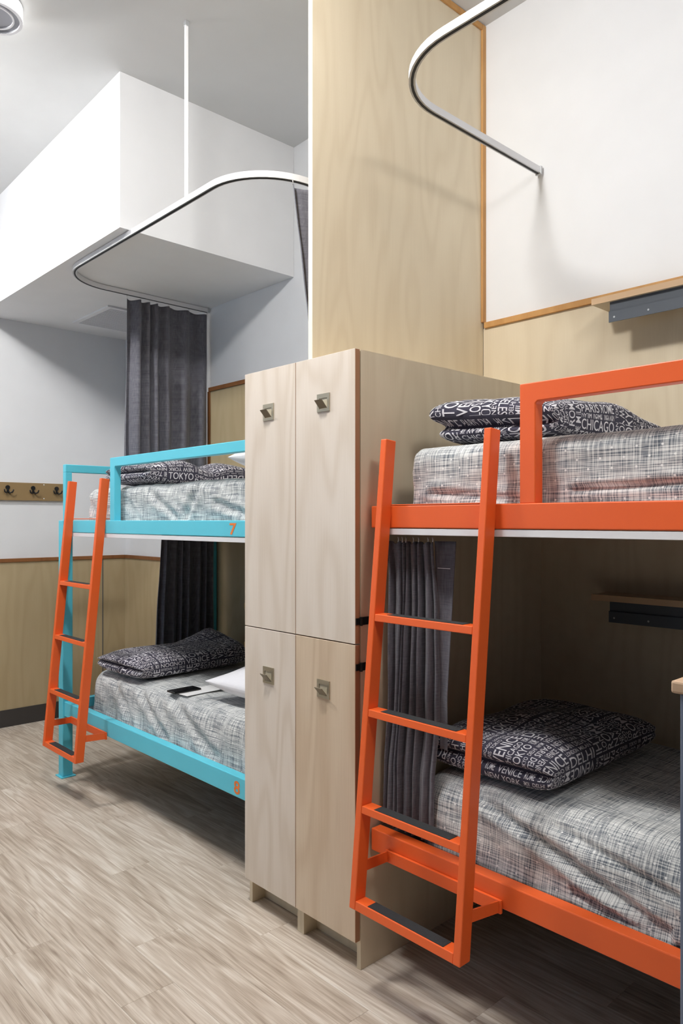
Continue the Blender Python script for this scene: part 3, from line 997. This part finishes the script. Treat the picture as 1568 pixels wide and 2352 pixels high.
# ================================================================== CURTAINS
def curtain(label, top, bot, z_top, z_bot, folds, amp_t, amp_b, seed, rings=True, prof=None, hook_mat=None, group='charcoal curtains', amp_m=None, bulge=0.0):
    """pleated cloth from the line top=(p0,p1) to the line bot=(q0,q1)"""
    p0, p1 = Vector(top[0]), Vector(top[1])
    q0, q1 = Vector(bot[0]), Vector(bot[1])
    rng = random.Random(seed)
    ph1, ph2 = rng.random() * 6.28, rng.random() * 6.28
    nu, nv = folds * 14, 44
    V, F = [], []
    d = (p1 - p0).normalized()
    nrm = Vector((-d.y, d.x))
    # uneven pleat widths
    ws = [rng.uniform(0.45, 1.6) for _ in range(folds)]
    cs = [0]
    for w in ws:
        cs.append(cs[-1] + w)
    cs = [c / cs[-1] for c in cs]
    am = [rng.uniform(0.6, 1.15) for _ in range(folds)]
    for j in range(nv + 1):
        v = j / nv
        z = z_top + (z_bot - z_top) * v
        a, b = p0.lerp(q0, v), p1.lerp(q1, v)
        if amp_m is None:
            A = amp_t + (amp_b - amp_t) * min(1, v * 1.6)
        else:
            A = float(np.interp(v, [0, 0.18, 0.62, 0.80, 1], [amp_t, amp_m, amp_m, amp_b, amp_b]))
        bl = bulge * float(np.interp(v, [0, 0.2, 0.6, 0.78, 1], [0, 1, 1, 0, 0]))
        for i in range(nu + 1):
            fi, fr = divmod(i, 14)
            if fi == folds:
                fi, fr = folds - 1, 14
            s = cs[fi] + (cs[fi + 1] - cs[fi]) * fr / 14
            ang = (fr / 14) * 2 * PI
            off = A * am[fi] * (math.sin(ang) + 0.35 * math.sin(2 * ang + ph1 + v * 1.3))
            off += 0.004 * mnoise.noise(Vector((s * 9 + seed, v * 5, seed)))
            sw = 0.35 * A * math.cos(ang + ph2) + 0.006 * math.sin(v * 4 + s * 7 + ph1) * v
            if prof:
                s2 = prof(s, v)
            else:
                s2 = s
            p = a.lerp(b, s2) + nrm * (off + bl) + d * sw
            dz = 0.0
            if j == 0:
                dz = -0.008 * (0.5 - 0.5 * math.cos(ang))
            V.append((p.x, p.y, z + dz))
    for j in range(nv):
        for i in range(nu):
            k = j * (nu + 1) + i
            F.append((k, k + 1, k + nu + 2, k + nu + 1))
    c = (p0 + p1) / 2
    t = thing('curtain', label, 'curtain', (c.x, c.y, z_bot), group)
    o = from_np('cloth', V, F, M['curtain'], t)
    md = o.modifiers.new('thickness', 'SOLIDIFY')
    md.thickness = 0.0018
    md.offset = 0
    if rings:
        for i in range(folds + 1):
            p = p0.lerp(p1, cs[i])
            bm = bmesh.new()
            tube_bm(bm, [(p.x, p.y, z_top - .004), (p.x + d.x * .002, p.y + d.y * .002, z_top + .006), (p.x, p.y, z_top + .013)], 0.0016, 6)
            from_bm('glider_hook', bm, hook_mat or M['white_metal'], t, True)
    return t

curtain('charcoal curtain gathered at the far end of the turquoise bunk, hanging from the track', [(2.005, 3.955), (2.535, 3.955)], [(1.995, 3.955), (2.53, 3.955)], 2.623, 1.62, 6, 0.022, 0.036, 4)
curtain('dark curtain closing the foot of the lower turquoise bunk', [(2.145, 3.80), (2.49, 3.80)], [(2.10, 3.80), (2.49, 3.80)], 1.282, 0.46, 7, 0.014, 0.020, 9)
curtain('charcoal curtain end hanging beside the plywood divider', [(1.785, 2.19), (2.42, 2.19)], [(1.905, 2.19), (2.45, 2.19)], 2.623, 1.85, 7, 0.012, 0.018, 15)
curtain('gathered charcoal curtain behind the ladder of the lower orange bunk', [(1.6555, 1.580), (1.6555, 1.395)], [(1.6535, 1.578), (1.6535, 1.385)], 1.288, 0.425, 8, 0.006, 0.009, 22, hook_mat=M['white_metal'],
        prof=lambda s, v: s ** (0.85 + 0.65 * v), amp_m=0.017, bulge=0.018)
# the loose returning edge of that curtain is part of the same cloth: a wide flap at the right
def flap():
    t = [o for o in bpy.data.objects if o.get('label', '').startswith('gathered charcoal curtain')][0]
    V, F = [], []
    nu, nv = 14, 40
    for j in range(nv + 1):
        v = j / nv
        for i in range(nu + 1):
            u = i / nu
            wid = 0.062 * (1 - 0.55 * min(1, v * 1.35)) + 0.004
            y = 1.397 - 0.012 * v - wid * u
            x = 1.668 + 0.012 * math.sin(u * 2.6 + v) + 0.010 * u
            V.append((x, y, 1.290 - v * 0.60))
    for j in range(nv):
        for i in range(nu):
            k = j * (nu + 1) + i
            F.append((k, k + 1, k + nu + 2, k + nu + 1))
    o = from_np('curtain_flap', V, F, M['curtain'], t)
    md = o.modifiers.new('thickness', 'SOLIDIFY')
    md.thickness = 0.0018
    bm = box_bm(bmesh.new(), 1.6665, 1.6685, 1.340, 1.385, 1.212, 1.2135)
    from_bm('stitch_line', bm, M['white_cloth'], t)
flap()

# ================================================================== SMALL FITTINGS
# coat hook board on the far wall
hb = thing('coat_hook_rail', 'tan wooden board with black double coat hooks on the far wall', 'coat rack', (1.6, YF + .004, 1.48))
box('board', 1.10, 2.103, YF - 0.016, YF + 0.0075, 1.482, 1.600, M['hookboard'], hb, 0.002)
for hx in (1.235, 1.40, 1.56, 1.719, 1.882, 2.040):
    y = YF - 0.0165
    zc = 1.548
    hk = from_bm('hook', cyl_bm(bmesh.new(), (hx, y - .006, zc + .018), (hx, y + .0002, zc + .018), 0.014, 16), M['hook'], hb, False)
    bm = bmesh.new()
    box_bm(bm, hx - .007, hx + .007, y - .005, y, zc - .018, zc + .02, 0.001)
    for s in (-1, 1):
        pts = [(hx, y - .006, zc - .006), (hx + s * .012, y - .016, zc - .018), (hx + s * .024, y - .024, zc - .012), (hx + s * .029, y - .028, zc + .004)]
        tube_bm(bm, pts, [0.006, 0.0055, 0.005, 0.0045], 8)
    from_bm('prongs', bm, M['hook'], hk, True)
for sx in (1.955, 1.958):
    pass
for sz in (1.59, 1.497):
    from_bm('screw', cyl_bm(bmesh.new(), (1.955, YF - .0172, sz), (1.955, YF - .0158, sz), 0.004, 10), M['white_metal'], hb)

# grille on the soffit underside
vg = thing('ceiling_vent', 'square white return grille in the soffit underside', 'vent', (2.28, 4.58, 2.664))
x0, x1, y0, y1 = 2.06, 2.50, 4.31, 4.83
zt = 2.6665
bm = bmesh.new()
for a in ((x0, x1, y0, y0 + .03), (x0, x1, y1 - .03, y1), (x0, x0 + .03, y0 + .03, y1 - .03), (x1 - .03, x1, y0 + .03, y1 - .03)):
    box_bm(bm, a[0], a[1], a[2], a[3], zt - .010, zt)
from_bm('grille_frame', bm, M['vent'], vg)
box('grille_back', x0 + .03, x1 - .03, y0 + .03, y1 - .03, zt - .0015, zt - .0002, M['vent'], vg)
n = 22
for i in range(n):
    yy = y0 + .035 + (y1 - y0 - .07) * i / (n - 1)
    box('louvre', x0 + .0302, x1 - .0302, yy - .0035, yy + .0035, zt - .007, zt - .002, M['vent'], vg)

# round ceiling fitting at the top left
fx, fy, fr = 0.986, 3.055, 0.108
cz = ceil_z(fy)
fz = 3.310
ft = thing('ceiling_fitting', 'round disc light with glowing white rim on the ceiling at the top left', 'ceiling fixture', (fx, fy, cz))
def ring(name, r0, r1, z0, z1, mat, parent, n=64):
    bm = bmesh.new()
    rows = []
    for (r, z) in ((r0, z0), (r1, z0), (r1, z1), (r0, z1)):
        rows.append([bm.verts.new((fx + r * math.cos(2 * PI * k / n), fy + r * math.sin(2 * PI * k / n), z)) for k in range(n)])
    for a in range(4):
        A, B = rows[a], rows[(a + 1) % 4]
        for k in range(n):
            bm.faces.new((A[k], A[(k + 1) % n], B[(k + 1) % n], B[k]))
    bmesh.ops.recalc_face_normals(bm, faces=bm.faces)
    return from_bm(name, bm, mat, parent, False)
ring('outer_ring', fr - 0.012, fr - .0004, fz, cz - .0008, M['fixture'], ft)
ring('light_rim', fr - .0003, fr, fz + .004, cz - .004, M['rim'], ft)
from_bm('face_disc', cyl_bm(bmesh.new(), (fx, fy, fz + .008), (fx, fy, cz - .001), fr - .0125, 64), M['fixture_grey'], ft)
ring('inner_ring', 0.070, 0.077, fz + .003, fz + .0079, M['fixture'], ft)

# wall shelves with steel fronts
def shelf(label, zb, y0, y1):
    t = thing('wall_shelf', label, 'shelf', (2.49, (y0 + y1) / 2, zb), 'bunk wall shelves')
    xs = 2.432
    box('shelf_board', xs, XB - .0006, y0, y1, zb, zb + .021, M['birch'], t, 0.001)
    box('front_edge', xs - .0012, xs - .0001, y0, y1, zb, zb + .021, M['birch_edge'], t)
    # folded steel angle hung below the board
    ys = y1 - 0.062
    box('steel_web', xs + .012, xs + .015, y0 + .02, ys, zb - .034, zb - .0004, M['steel_grey'], t)
    f = box('steel_lip', xs + .004, xs + .0075, y0 + .02, ys, zb - .072, zb - .034, M['steel_grey'], t)
    box('steel_fold', xs + .004, xs + .015, y0 + .02, ys, zb - .0345, zb - .0335, M['steel_grey'], t)
    for k in range(4):
        yy = ys - .02 - k * .12
        if yy > y0 + .03:
            from_bm('rivet', cyl_bm(bmesh.new(), (xs + .003, yy, zb - .056), (xs + .0041, yy, zb - .056), 0.0035, 10), M['alu'], f)
shelf('small plywood shelf with grey steel front over the upper orange bunk', 2.107, 0.55, 1.323)
shelf('small plywood shelf with grey steel front in the shade of the lower orange bunk', 1.070, 0.55, 1.323)

# high side table at the right edge of the frame
tb = thing('side_table', 'high table with pale wood top and blue-grey steel leg at the right edge', 'table', (1.40, 0.30, 0))
box('table_top', 1.25, 1.55, -0.05, 0.538, 1.062, 1.083, M['table_top'], tb, 0.004)
for (xa, ya) in ((1.254, 0.478), (1.50, 0.478), (1.254, -0.035), (1.50, -0.035)):
    box('table_leg', xa, xa + .038, ya, ya + .046, 0.0006, 1.0615, M['table_leg'], tb, 0.002)
